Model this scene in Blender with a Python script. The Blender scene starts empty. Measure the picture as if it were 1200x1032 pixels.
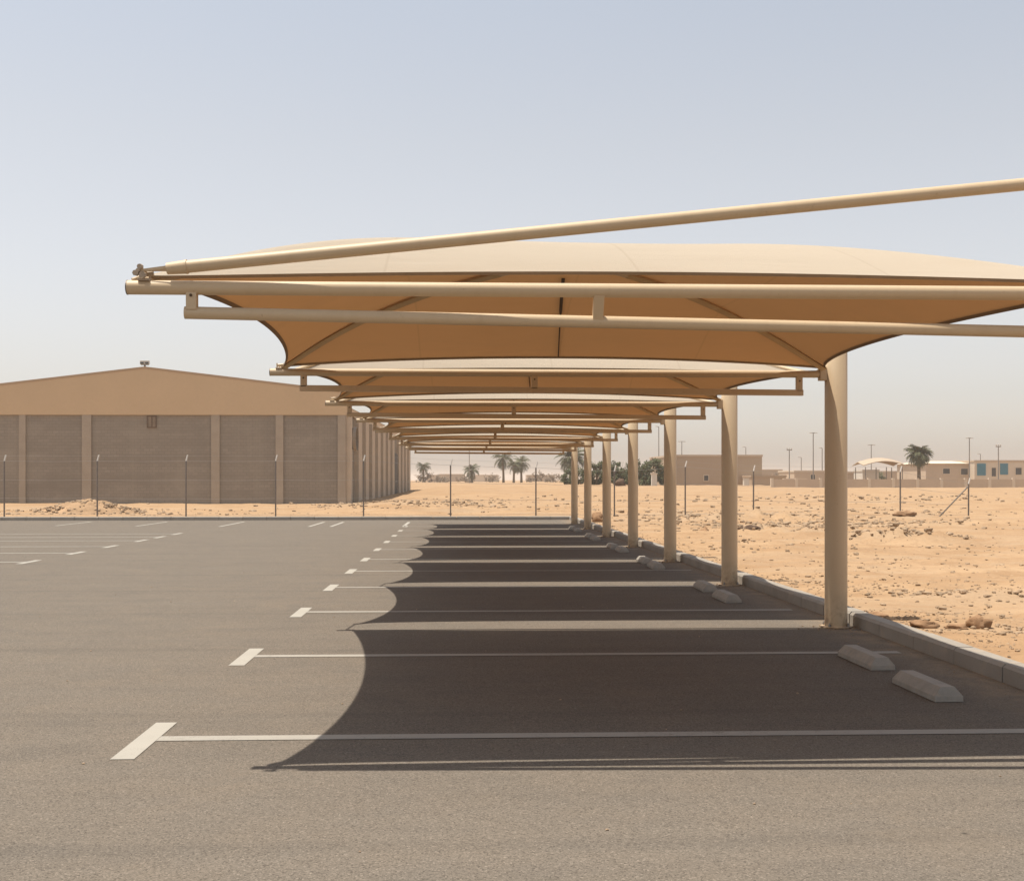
import bpy, bmesh, math, random
from mathutils import Vector, Matrix, noise
random.seed(7)
C = bpy.data.collections.new('scene'); bpy.context.scene.collection.children.link(C)
R = math.radians

# ------------------------------------------------------------------ camera
F = 1400.0; A = 58.0/F; CH = 1.7; HOR = 562.0
sc = bpy.context.scene
cam = bpy.data.objects.new('camera', bpy.data.cameras.new('camera')); C.objects.link(cam)
cam.location = (0, 0, CH); cam.rotation_euler = (R(90), 0, -math.atan(A))
cam.data.sensor_width = 36; cam.data.lens = 36*F/1200*math.sqrt(1)  # 42 mm
cam.data.shift_y = 46/1200; cam.data.clip_end = 9000; cam.data.clip_start = .05
sc.camera = cam
def tx(px):
    u = (px-600)/F
    return (u+A)/(1-u*A)
def at(px, py, Y):
    """world point at distance Y that a survey mark (px,py) of the photo corresponds to"""
    X = tx(px)*Y; th = math.atan(A)
    d = Y*math.cos(th)+X*math.sin(th)
    return Vector((X, Y, CH+(HOR-py)*d/F))
def gp(px, py, z=0):
    t = tx(px); th = math.atan(A)
    d = (CH-z)*F/(py-HOR)
    Y = d/(math.cos(th)+t*math.sin(th))
    return Vector((t*Y, Y, z))

# ------------------------------------------------------------------ helpers
class MB:
    def __init__(s): s.v = []; s.f = []
    def add(s, vs, fs):
        n = len(s.v); s.v += [tuple(v) for v in vs]; s.f += [tuple(i+n for i in f) for f in fs]; return s
    def box(s, x0, x1, y0, y1, z0, z1):
        return s.add([(x0,y0,z0),(x1,y0,z0),(x1,y1,z0),(x0,y1,z0),(x0,y0,z1),(x1,y0,z1),(x1,y1,z1),(x0,y1,z1)],
            [(0,3,2,1),(4,5,6,7),(0,1,5,4),(1,2,6,5),(2,3,7,6),(3,0,4,7)])
    def tube(s, pts, r, n=12, caps=True):
        pts = [Vector(p) for p in pts]; rs = r if isinstance(r, (list, tuple)) else [r]*len(pts)
        vs = []; fs = []
        for i, p in enumerate(pts):
            d = (pts[min(i+1, len(pts)-1)]-pts[max(i-1, 0)]).normalized()
            up = Vector((0,0,1)) if abs(d.z) < .9 else Vector((0,1,0))
            a = d.cross(up).normalized(); b = a.cross(d)
            for k in range(n):
                t = 2*math.pi*(k+.5)/n
                vs.append(p+(a*math.cos(t)+b*math.sin(t))*rs[i])
        for i in range(len(pts)-1):
            for k in range(n):
                k2 = (k+1) % n
                fs.append((i*n+k, i*n+k2, (i+1)*n+k2, (i+1)*n+k))
        if caps:
            fs.append(tuple(range(n-1, -1, -1))); fs.append(tuple(range((len(pts)-1)*n, len(pts)*n)))
        return s.add(vs, fs)
    def bar(s, p, q, w, h):
        p = Vector(p); q = Vector(q); d = (q-p).normalized()
        up = Vector((0,0,1)) if abs(d.z) < .9 else Vector((0,1,0))
        a = d.cross(up).normalized()*w/2; b = a.normalized().cross(d)*h/2
        vs = [p-a-b, p+a-b, p+a+b, p-a+b, q-a-b, q+a-b, q+a+b, q-a+b]
        return s.add(vs, [(0,3,2,1),(4,5,6,7),(0,1,5,4),(1,2,6,5),(2,3,7,6),(3,0,4,7)])
    def lathe(s, prof, n=20, c=(0,0)):
        vs = []; fs = []
        for r, z in prof:
            for k in range(n):
                t = 2*math.pi*k/n; vs.append((c[0]+r*math.cos(t), c[1]+r*math.sin(t), z))
        for i in range(len(prof)-1):
            for k in range(n):
                k2 = (k+1) % n; fs.append((i*n+k, i*n+k2, (i+1)*n+k2, (i+1)*n+k))
        fs.append(tuple(range(n-1, -1, -1))); fs.append(tuple(range((len(prof)-1)*n, len(prof)*n)))
        return s.add(vs, fs)
    def rock(s, c, r, seed, sq=.65):
        bm = ROCKS[seed % len(ROCKS)]
        a = random.uniform(0, 6.28); ca, sa = math.cos(a), math.sin(a)
        sx, sy = random.uniform(.75, 1.3), random.uniform(.75, 1.2)
        vs = []
        for v in bm[0]:
            x, y = v[0]*sx*r, v[1]*sy*r
            vs.append((c[0]+x*ca-y*sa, c[1]+x*sa+y*ca, c[2]+v[2]*r*sq))
        return s.add(vs, bm[1])
    def build(s, name, mat, parent=None, smooth=False, bevel=0, solid=0):
        me = bpy.data.meshes.new(name); me.from_pydata(s.v, [], s.f); me.update()
        o = bpy.data.objects.new(name, me); C.objects.link(o); o.parent = parent
        if mat: me.materials.append(mat)
        if smooth:
            for p in me.polygons: p.use_smooth = True
            if smooth != 'all':
                me.set_sharp_from_angle(angle=R(40))
        if bevel:
            m = o.modifiers.new('bevel', 'BEVEL'); m.width = bevel; m.segments = 2; m.limit_method = 'ANGLE'
        return o
def ico(sub, seed, amp):
    bm = bmesh.new(); bmesh.ops.create_icosphere(bm, subdivisions=sub, radius=1)
    off = Vector((seed*3.1, seed*1.7, seed*5.3))
    for v in bm.verts:
        v.co *= 1+amp*noise.noise(v.co*1.3+off)+amp*.5*noise.noise(v.co*3.1+off)
    vs = [tuple(v.co) for v in bm.verts]; fs = [tuple(v.index for v in f.verts) for f in bm.faces]
    bm.free(); return vs, fs
ROCKS = [ico(1, i, .55) for i in range(12)]
ROCKS2 = [ico(3, i+20, .6) for i in range(10)]

def tag(o, label=None, cat=None, group=None, kind=None):
    if label: o['label'] = label
    if cat: o['category'] = cat
    if group: o['group'] = group
    if kind: o['kind'] = kind
    return o
def thing(name, label, cat, loc=(0,0,0), rz=0, group=None):
    o = bpy.data.objects.new(name, None); C.objects.link(o); o.location = loc; o.rotation_euler = (0,0,rz)
    o.empty_display_size = .3
    return tag(o, label, cat, group)
def copy_tree(o, parent=None):
    c = o.copy(); C.objects.link(c); c.parent = parent
    for ch in list(o.children): copy_tree(ch, c)
    return c

# ------------------------------------------------------------------ materials
class NT:
    def __init__(s, name):
        s.m = bpy.data.materials.new(name); s.m.use_nodes = True; s.t = s.m.node_tree; s.t.nodes.clear()
        s.out = s.n('ShaderNodeOutputMaterial')
    def n(s, typ, **kw):
        nd = s.t.nodes.new(typ)
        for k, v in kw.items():
            if k.startswith('_'): setattr(nd, k[1:], v)
            else: nd.inputs[k.replace('_', ' ')].default_value = v
        return nd
    def l(s, a, b): s.t.links.new(a, b)
    def pos(s, scale=(1,1,1), obj=True, rot=(0,0,0)):
        if obj: c = s.n('ShaderNodeTexCoord').outputs['Object']
        else: c = s.n('ShaderNodeNewGeometry').outputs['Position']
        m = s.n('ShaderNodeMapping'); m.inputs['Scale'].default_value = scale; m.inputs['Rotation'].default_value = rot
        s.l(c, m.inputs['Vector']); return m.outputs[0]
    def noise(s, vec, scale, detail=4, rough=.55, dist=0):
        nd = s.n('ShaderNodeTexNoise', Scale=scale, Detail=detail, Roughness=rough, Distortion=dist)
        s.l(vec, nd.inputs['Vector']); return nd.outputs['Fac']
    def vor(s, vec, scale, feat='F1', out='Distance'):
        nd = s.n('ShaderNodeTexVoronoi', Scale=scale, _feature=feat); s.l(vec, nd.inputs['Vector']); return nd.outputs[out]
    def ramp(s, fac, stops):
        r = s.n('ShaderNodeValToRGB'); s.l(fac, r.inputs[0]); e = r.color_ramp.elements
        while len(e) < len(stops): e.new(.5)
        for i, (p, c) in enumerate(stops):
            e[i].position = p; e[i].color = (c, c, c, 1) if isinstance(c, (int, float)) else (*c, 1)
        return r.outputs[0]
    def mix(s, fac, a, b, mode='MIX'):
        m = s.n('ShaderNodeMix', _data_type='RGBA', _blend_type=mode)
        for sock, v in ((m.inputs[0], fac), (m.inputs[6], a), (m.inputs[7], b)):
            if isinstance(v, bpy.types.NodeSocket): s.l(v, sock)
            elif isinstance(v, (int, float)) and sock != m.inputs[0]: sock.default_value = (v, v, v, 1)
            elif isinstance(v, (int, float)): sock.default_value = v
            else: sock.default_value = (*v, 1)
        return m.outputs[2]
    def bsdf(s, col, rough=.7, bump=None, strength=.3, dist=.01, spec=.3, metal=0):
        b = s.n('ShaderNodeBsdfPrincipled'); b.inputs['Metallic'].default_value = metal
        b.inputs['Specular IOR Level'].default_value = spec
        if isinstance(col, bpy.types.NodeSocket): s.l(col, b.inputs['Base Color'])
        else: b.inputs['Base Color'].default_value = (*col, 1)
        if isinstance(rough, bpy.types.NodeSocket): s.l(rough, b.inputs['Roughness'])
        else: b.inputs['Roughness'].default_value = rough
        if bump is not None:
            bp = s.n('ShaderNodeBump', Strength=strength, Distance=dist); s.l(bump, bp.inputs['Height'])
            s.l(bp.outputs[0], b.inputs['Normal'])
        s.l(b.outputs[0], s.out.inputs[0]); return b

def simple(name, col, rough=.7, var=.18, scale=3, bump=.15, spec=.3, metal=0, stretch=(1,1,1), bdist=.01):
    t = NT(name); p = t.pos(stretch, obj=False)
    n1 = t.noise(p, scale, 5); n2 = t.noise(p, scale*14, 3)
    f = t.mix(.35, n1, n2)
    lo = tuple(c*(1-var) for c in col); hi = tuple(min(1, c*(1+var)) for c in col)
    cc = t.ramp(f, [(.3, lo), (.7, hi)])
    t.bsdf(cc, rough, n2, bump, bdist, spec, metal); return t.m

def m_asphalt():
    t = NT('asphalt'); p = t.pos(obj=False)
    big = t.noise(p, .22, 5, .6, .6); mid = t.noise(p, 1.7, 5, .6)
    ps = t.pos((.35, 2.2, 1), obj=False, rot=(0,0,.12)); st = t.noise(ps, .8, 4, .6, 1.2)
    g1 = t.noise(p, 150, 2, .7); v = t.n('ShaderNodeTexVoronoi', Scale=125.0); t.l(p, v.inputs['Vector'])
    sep = t.n('ShaderNodeSeparateColor'); t.l(v.outputs['Color'], sep.inputs[0])
    base = t.mix(big, (0.132,0.116,0.099), (0.168,0.149,0.123))
    base = t.mix(.65, base, t.mix(st, (0.100,0.090,0.077), (0.181,0.160,0.131)))
    base = t.mix(t.ramp(mid, [(.35, 0), (.7, .75)]), base, (.163,.140,.112))
    grain = t.ramp(sep.outputs[0], [(0, .50), (.12, .80), (.6, 1.0), (.93, 1.15), (1, 1.55)])
    col = t.mix(1, t.mix(1, base, (1.09,1.055,1.045), 'MULTIPLY'), grain, 'MULTIPLY')
    col = t.mix(t.ramp(g1, [(.35, .4), (.5, 0)]), col, (.055,.05,.045))
    # blown sand dusting, stronger to the kerb side
    d = t.noise(p, .6, 6, .7, .5)
    col = t.mix(t.ramp(d, [(.58, 0), (.78, .35)]), col, (.22,.17,.12))
    # dark oil spots and tiny chips
    vo = t.vor(p, 1.1); col = t.mix(t.mix(1, t.ramp(vo, [(.018, .9), (.026, 0)]), t.ramp(t.noise(p, .9, 1), [(.5, 0), (.52, 1)]), 'MULTIPLY'), col, (.03,.028,.026))
    vo2 = t.vor(p, .33); col = t.mix(t.ramp(t.mix(.3, vo2, mid), [(.10, .35), (.2, 0)]), col, (.07,.064,.058))
    sx = t.n('ShaderNodeSeparateXYZ'); t.l(p, sx.inputs[0])
    ed = t.n('ShaderNodeMapRange'); t.l(sx.outputs[0], ed.inputs[0]); ed.inputs[1].default_value = 3.9; ed.inputs[2].default_value = 4.55
    dn = t.mix(1, ed.outputs[0], t.ramp(t.noise(p, 3.2, 6, .7), [(.38, .1), (.62, 1)]), 'MULTIPLY')
    col = t.mix(t.mix(1, dn, .75, 'MULTIPLY'), col, (.30,.22,.145))
    # faint tyre arcs
    w = t.n('ShaderNodeTexWave', Scale=.10, Distortion=2.2, Detail=2.0, _wave_type='RINGS'); w.inputs['Detail Scale'].default_value = .5
    wm_ = t.n('ShaderNodeMapping'); wm_.inputs['Location'].default_value = (9, -26, 0); t.l(p, wm_.inputs['Vector']); t.l(wm_.outputs[0], w.inputs['Vector'])
    col = t.mix(t.ramp(w.outputs['Fac'], [(.985, 0), (1, .13)]), col, (.06,.055,.05))
    t.bsdf(col, .95, t.mix(.5, g1, sep.outputs[0]), .35, .006, .04); return t.m

def m_paint(name, col, wear):
    t = NT(name); p = t.pos(obj=False)
    n = t.mix(.45, t.mix(.4, t.noise(p, 9, 6, .7), t.noise(p, .8, 4, .6)), t.noise(p, 60, 3, .7))
    f = t.ramp(n, [(wear-.06, .85), (wear+.04, 0)])
    c = t.mix(f, t.mix(t.noise(p, 2.5, 4), tuple(x*.85 for x in col), col), (.15,.133,.112))
    t.bsdf(c, .85, n, .3, .004, .08); return t.m

def m_sand():
    t = NT('desert_sand'); p = t.pos(obj=False)
    big = t.noise(p, .05, 5, .6, .5); mid = t.noise(p, .55, 6, .65, .4); fine = t.noise(p, 6, 6, .7)
    ps = t.pos((.16, 1.0, 1), obj=False, rot=(0,0,-.1)); st = t.noise(ps, .7, 5, .65, .8)
    c = t.mix(big, (.285,.185,.11), (.36,.25,.155))
    c = t.mix(t.ramp(st, [(.38, 0), (.62, .7)]), c, (.40,.29,.19))
    c = t.mix(t.ramp(mid, [(.46, 0), (.72, .55)]), c, (.235,.15,.09))
    c = t.mix(t.ramp(fine, [(.50, 0), (.72, .6)]), c, (.215,.14,.085))
    grv = t.noise(t.pos((.12,.5,1), obj=False, rot=(0,0,.08)), 1.0, 6, .7, .6)
    c = t.mix(t.ramp(grv, [(.50, 0), (.62, .55)]), c, t.mix(t.noise(p, 14, 4, .8), (.20,.145,.10), (.46,.36,.26)))
    v = t.n('ShaderNodeTexVoronoi', Scale=5.5, Randomness=1.0); t.l(p, v.inputs['Vector'])
    peb = t.ramp(v.outputs['Distance'], [(.12, 1), (.2, 0)])
    pm = t.mix(1, peb, t.ramp(mid, [(.42, 0), (.6, .8)]), 'MULTIPLY')
    sep = t.n('ShaderNodeSeparateColor'); t.l(v.outputs['Color'], sep.inputs[0])
    c = t.mix(pm, c, t.mix(sep.outputs[1], (.17,.115,.075), (.50,.38,.27)))
    h = t.mix(.4, fine, t.noise(p, 30, 3)); h = t.mix(.5, h, pm)
    c = t.mix(1, c, (1.04,.99,.92), 'MULTIPLY')
    t.bsdf(c, 1.0, h, .8, .06, .03); return t.m

def m_fabric():
    t = NT('shade_cloth'); p = t.pos(obj=False)
    n = t.noise(p, .9, 5, .6); w = t.noise(t.pos((1,1,1), obj=False), 160, 2)
    c = t.mix(n, (.51,.44,.345), (.56,.48,.38))
    c = t.mix(.25, c, t.mix(w, (.43,.36,.28), (.58,.50,.405)))
    geo = t.n('ShaderNodeNewGeometry')
    c = t.mix(geo.outputs['Backfacing'], c, t.mix(n, (.66,.41,.215), (.72,.46,.25)))   # brown of sunlight coming through the cloth, painted into the underside colour
    so = t.n('ShaderNodeSeparateXYZ'); t.l(t.n('ShaderNodeTexCoord').outputs['Object'], so.inputs[0])
    wv = t.n('ShaderNodeMath', _operation='PINGPONG'); t.l(so.outputs[0], wv.inputs[0]); wv.inputs[1].default_value = .78
    c = t.mix(t.ramp(wv.outputs[0], [(0, .14), (.014, 0)]), c, (.20,.13,.075))
    stn = t.noise(t.pos((.4,1.6,1), obj=False), 1.1, 6, .7, .4)
    c = t.mix(t.ramp(stn, [(.50, 0), (.72, .12)]), c, (.36,.27,.18))
    wr = t.noise(t.pos((.5, 3.5, 1), obj=False), 1.0, 4, .5, .3)
    bp = t.n('ShaderNodeBump', Strength=.35, Distance=.05); t.l(t.mix(.15, wr, w), bp.inputs['Height'])
    d = t.n('ShaderNodeBsdfDiffuse', Roughness=.8); t.l(c, d.inputs[0]); t.l(bp.outputs[0], d.inputs['Normal'])
    tr = t.n('ShaderNodeBsdfTranslucent'); tr.inputs[0].default_value = (.56,.27,.095,1); t.l(bp.outputs[0], tr.inputs['Normal'])
    mx = t.n('ShaderNodeMixShader', Fac=.055); t.l(d.outputs[0], mx.inputs[1]); t.l(tr.outputs[0], mx.inputs[2])
    t.l(mx.outputs[0], t.out.inputs[0]); return t.m

def m_blockwall():
    t = NT('block_wall'); p = t.pos((1,1,1))
    sep = t.n('ShaderNodeSeparateXYZ'); t.l(p, sep.inputs[0])
    add = t.n('ShaderNodeMath', _operation='ADD'); t.l(sep.outputs[0], add.inputs[0]); t.l(sep.outputs[1], add.inputs[1])
    cb = t.n('ShaderNodeCombineXYZ'); t.l(add.outputs[0], cb.inputs[0]); t.l(sep.outputs[2], cb.inputs[1])
    br = t.n('ShaderNodeTexBrick', Scale=1.0); t.l(cb.outputs[0], br.inputs['Vector'])
    br.inputs['Brick Width'].default_value = .4; br.inputs['Row Height'].default_value = .2; br.inputs['Mortar Size'].default_value = .012
    br.inputs['Color1'].default_value = (.325,.28,.23,1); br.inputs['Color2'].default_value = (.28,.243,.20,1); br.inputs['Mortar'].default_value = (.205,.175,.145,1)
    band = t.noise(t.pos((.045,.045,1.15)), 1.0, 6, .8); streak = t.noise(t.pos((1.6,1.6,.12)), 1.0, 4, .6)
    c = t.mix(t.ramp(band, [(.36, 0), (.60, .85)]), br.outputs['Color'], (.24,.207,.17))
    c = t.mix(t.ramp(streak, [(.5, 0), (.75, .4)]), c, (.33,.285,.225))
    blot = t.noise(t.pos((.25,.25,.5)), 1.0, 5, .6)
    c = t.mix(t.ramp(blot, [(.38, .25), (.5, 0)]), c, (.205,.175,.14)); c = t.mix(t.ramp(blot, [(.52, 0), (.68, .5)]), c, (.33,.285,.23))
    t.bsdf(c, .92, br.outputs['Fac'], .1, .01, .05); return t.m

def m_concrete(name, a, b, sc_=2.0):
    t = NT(name); p = t.pos(obj=False)
    n = t.noise(p, sc_, 6, .65); f = t.noise(p, sc_*25, 3, .7)
    c = t.mix(n, a, b); c = t.mix(t.ramp(f, [(.6, 0), (.75, .5)]), c, tuple(x*.55 for x in a))
    c = t.mix(t.ramp(t.noise(p, sc_*2.3, 4), [(.55, 0), (.7, .35)]), c, (.42,.33,.24))
    t.bsdf(c, .9, t.mix(.5, n, f), .5, .01, .2); return t.m

def m_steel():
    t = NT('beige_painted_steel'); p = t.pos(obj=False)
    n = t.noise(p, 1.4, 5, .6); st = t.noise(t.pos((6,6,.7), obj=False), 1.5, 5, .7); f = t.noise(p, 45, 3)
    c = t.mix(n, (.50,.375,.235), (.56,.43,.28))
    c = t.mix(t.ramp(st, [(.5, 0), (.8, .4)]), c, (.42,.30,.18))
    c = t.mix(t.ramp(f, [(.66, 0), (.74, .5)]), c, (.33,.22,.13))
    sz = t.n('ShaderNodeSeparateXYZ'); t.l(p, sz.inputs[0])
    mr = t.n('ShaderNodeMapRange'); t.l(sz.outputs[2], mr.inputs[0]); mr.inputs[1].default_value = .42; mr.inputs[2].default_value = 0
    c = t.mix(t.mix(1, mr.outputs[0], t.ramp(t.noise(p, 7, 5, .7), [(.4, 0), (.6, .9)]), 'MULTIPLY'), c, (.25,.165,.10))
    t.bsdf(c, .5, t.mix(.5, n, f), .15, .004, .35); return t.m

M = dict(
 asphalt=m_asphalt(), cap=m_paint('cap_paint', (.37,.345,.30), .40), line=m_paint('line_paint', (.34,.315,.275), .42),
 faint=m_paint('faded_paint', (.35,.325,.28), .45),
 sand=m_sand(), fabric=m_fabric(), steel=m_steel(), block=m_blockwall(),
 hem=simple('fabric_hem', (.22,.145,.08), .8, .15, 4), seam=simple('dark_webbing', (.09,.055,.03), .8, .1, 4),
 kerb=m_concrete('kerb_concrete', (.22,.195,.165), (.36,.325,.28)), stop=m_concrete('stop_concrete', (.20,.185,.16), (.41,.375,.325), 7),
 rock=simple('rubble_stone', (.31,.225,.15), .95, .5, 3.3, .5, .05), clod=simple('earth_clod', (.27,.165,.095), .95, .3, 5, .5, .1),
 darkrock=simple('dark_scrap', (.10,.065,.045), .9, .3, 5, .4, .1),
 fascia=simple('tan_cladding', (.55,.40,.245), .6, .05, .35, .05), pil=simple('pilaster_concrete', (.36,.30,.235), .9, .12, 1.2, .3),
 trim=simple('roof_trim', (.40,.28,.175), .6, .06, 1, .05), dark=simple('dark_opening', (.045,.04,.035), .6, .2, 2),
 galv=simple('weathered_steel_post', (.19,.165,.145), .6, .2, 8, .1, .4, .4), white=simple('pale_post_tip', (.62,.60,.56), .6, .1, 8),
 bolt=simple('galvanised_bolt', (.30,.28,.26), .4, .2, 20, .1, .5, .7), rust=simple('rusty_shackle', (.38,.30,.22), .6, .3, 30, .2),
 leaf=simple('tree_leaves', (.075,.088,.04), .8, .4, .8, 0), palmleaf=simple('palm_leaves', (.095,.10,.050), .7, .35, 1.3, 0),
 bark=simple('bark', (.16,.12,.08), .95, .25, 5, .4), twig=simple('dry_twigs', (.22,.17,.125), .95, .2, 2, 0),
 beige=simple('beige_render', (.40,.31,.225), .9, .06, .4, .05), cream=simple('cream_render', (.60,.51,.40), .9, .06, .4, .05),
 pinkish=simple('pale_render', (.50,.40,.30), .9, .08, .4, .05), wroof=simple('white_roof', (.60,.56,.49), .7, .05, .4, .05),
 blue=simple('blue_shutter', (.06,.20,.27), .5, .1, 2, .05), pole=simple('pole_grey', (.24,.22,.20), .5, .1, 2, .05, .4, .3),
 wire=simple('zinc_wire', (.42,.40,.37), .5, .1, 8, .1, .4), sleeve=simple('pipe_sleeve_cloth', (.50,.36,.20), .85, .12, 5, .1), earth=simple('heaped_earth', (.34,.225,.135), 1.0, .3, 1.6, .6, .02, bdist=.06), fin=simple('side_pier_concrete', (.46,.375,.285), .9, .12, 1.2, .3), shutter=simple('faded_shutter', (.26,.20,.145), .8, .2, 2), trimdark=simple('brown_frame', (.15,.10,.065), .8, .15, 2),
 glass=simple('dark_glass', (.05,.055,.06), .2, .1, 1, 0, .5), lamp=simple('lamp_housing', (.50,.48,.44), .5, .1, 2),
)

# ------------------------------------------------------------------ ground
KX = 4.53; KY = 50.6
def sstep(t): t = max(0, min(1, t)); return t*t*(3-2*t)
BERMS = []
for px_, py_, rx_, ry_, h_ in ((1070, 634, 2.6, .9, .24), (1020, 632, 1.6, .7, .14), (900, 611, 3.2, 1.0, .26), (918, 626, 2.6, .9, .18), (860, 610, 2.2, 1.0, .2), (1065, 606, 1.1, .7, .26),
        (1155, 617, 2.6, .9, .16), (1180, 700, 1.2, .4, .07), (1120, 724, .9, .3, .06), (520, 600, 4, 1.2, .22), (640, 602, 3, 1.0, .18), (960, 645, 1.8, .5, .08)):
    p_ = gp(px_, py_, .09); BERMS.append((p_.x, p_.y, rx_, ry_, h_))
def ground_z(x, y, bumps=True):
    if x < KX+.08 and y < KY+.08: return -.15
    far = sstep((y-56)/90)
    if x < 0: far *= .30+.70*max(sstep((x+8)/8), sstep((y-150)/60))
    z = .085+.92*far
    for bx, by, rx, ry, h in BERMS:
        d = ((x-bx)/rx)**2+((y-by)/ry)**2
        if d < 5: z += h*math.exp(-d*1.3)*(1+.9*noise.noise(Vector((x*1.9, y*1.9, 7)))+.6*noise.noise(Vector((x*5, y*5, 3))))
    if bumps:
        e = min(1, max(0, max(x-KX-.3, (y-KY-.3))/1.6))
        p = Vector((x, y, 0))
        z += e*(.06*noise.noise(p*.55)+.045*noise.noise(p*1.7)+.022*noise.noise(p*4.3)+.012*noise.noise(p*9.1)+.10*(noise.noise(p*.13)) * min(1, e))
        r = noise.noise(Vector((x*.25, y*1.1, 3)))
        if r > .25: z += e*(r-.25)*.16
    return z
def axis(segs):
    out = []
    for a, b, st in segs:
        n = max(1, round((b-a)/st)); out += [a+(b-a)*i/n for i in range(n)]
    out.append(segs[-1][1]); return out
xs = axis([(-2400,-400,250),(-400,-80,32),(-80,-26,4),(-26,-1,.6),(-1,KX+.05,.6),(KX+.05,KX+.13,.08),(KX+.13,14,.14),(14,30,.4),(30,70,1.4),(70,400,30),(400,2400,250)])
ys = axis([(-150,-4,20),(-4,4,1),(4,30,.22),(30,KY+.05,.4),(KY+.05,KY+.13,.08),(KY+.13,64,.4),(64,100,1.2),(100,260,6),(260,700,55),(700,4200,350)])
g = MB(); nx = len(xs)
g.v = [(x, y, ground_z(x, y)) for y in ys for x in xs]
g.f = [(j*nx+i, j*nx+i+1, (j+1)*nx+i+1, (j+1)*nx+i) for j in range(len(ys)-1) for i in range(nx-1)]
tag(g.build('ground', M['sand'], smooth='all'), kind='structure')
a = MB(); a.box(-90, KX, -60, KY, -.12, 0); tag(a.build('road', M['asphalt']), kind='structure')

# kerbs: stones a metre long with open joints
def kerb_run(p, q, side):
    d = Vector(q)-Vector(p); n = int(round(d.length/1.0)); u = d.normalized(); s = Vector(side)
    mb = MB()
    for i in range(n):
        a0 = Vector(p)+u*(i*d.length/n+.007); a1 = Vector(p)+u*((i+1)*d.length/n-.007)
        j = random.uniform(-.004, .004); h = .155+random.uniform(-.004, .004)
        prof = [(j, -.1), (j+.004, h-.03), (j+.03, h), (.19, h), (.19, -.1)]
        vs = [a0+s*x+Vector((0,0,z)) for x, z in prof]+[a1+s*x+Vector((0,0,z)) for x, z in prof]
        k = len(prof)
        mb.add(vs, [(m, (m+1)%k, k+(m+1)%k, k+m) for m in range(k)]+[tuple(range(k-1,-1,-1)), tuple(range(k, 2*k))])
    return mb
k1 = kerb_run((KX,-12,0), (KX,KY,0), (1,0,0)).build('kerb', M['kerb']); tag(k1, kind='structure')
k2 = kerb_run((-60,KY,0), (KX+.19,KY,0), (0,1,0)).build('kerb', M['kerb']); tag(k2, kind='structure')

# ------------------------------------------------------------------ painted markings (sheets 4 mm up)
def sheet(mb, x0, x1, y0, y1, z=.004):
    mb.add([(x0,y0,z),(x1,y0,z),(x1,y1,z),(x0,y1,z)], [(0,1,2,3)])
LX = -2.14
lineY = [7.93, 11.6, 15.45, 18.95, 22.3, 25.6, 29.2, 32.8, 36.4, 40.0, 43.6]
caps = MB(); lines = MB()
for y in [4.2]+lineY:
    if y > 5: sheet(caps, LX, LX+.145, y-.58, y+.52)
    if y > 5: sheet(lines, LX+.147, 4.3, y-.07, y+.07)
tag(caps.build('road_marking', M['cap']), kind='structure')
tag(lines.build('road_marking', M['line']), kind='structure')
caps = MB(); lines = MB()
for y in [18.0, 21.3]+[gp(px, py).y for px, py in ((23,658.5),(82,648),(128,640.3),(158,633.5),(184,629.3),(203,625.5))]:
    xc = -8.95
    sheet(caps, xc-.075, xc+.075, y-.55, y+.60)
    sheet(lines, -15.5, xc-.08, y-.08, y+.08)
for (ax, ay), (bx, by) in (((156,616.5),(199,611.3)), ((256,617),(287,611.3)), ((363,617),(379,611.6)), ((387,617),(403,611.6)), ((472,617),(480,611.6)), ((60,616),(112,611.2))):
    a_, b_ = gp(ax, ay), gp(bx, by); xm = (a_.x+b_.x)/2
    sheet(caps, xm-.06, xm+.06, a_.y, b_.y)
tag(caps.build('road_marking', M['cap']), kind='structure')
tag(lines.build('road_marking', M['faint']), kind='structure')

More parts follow.
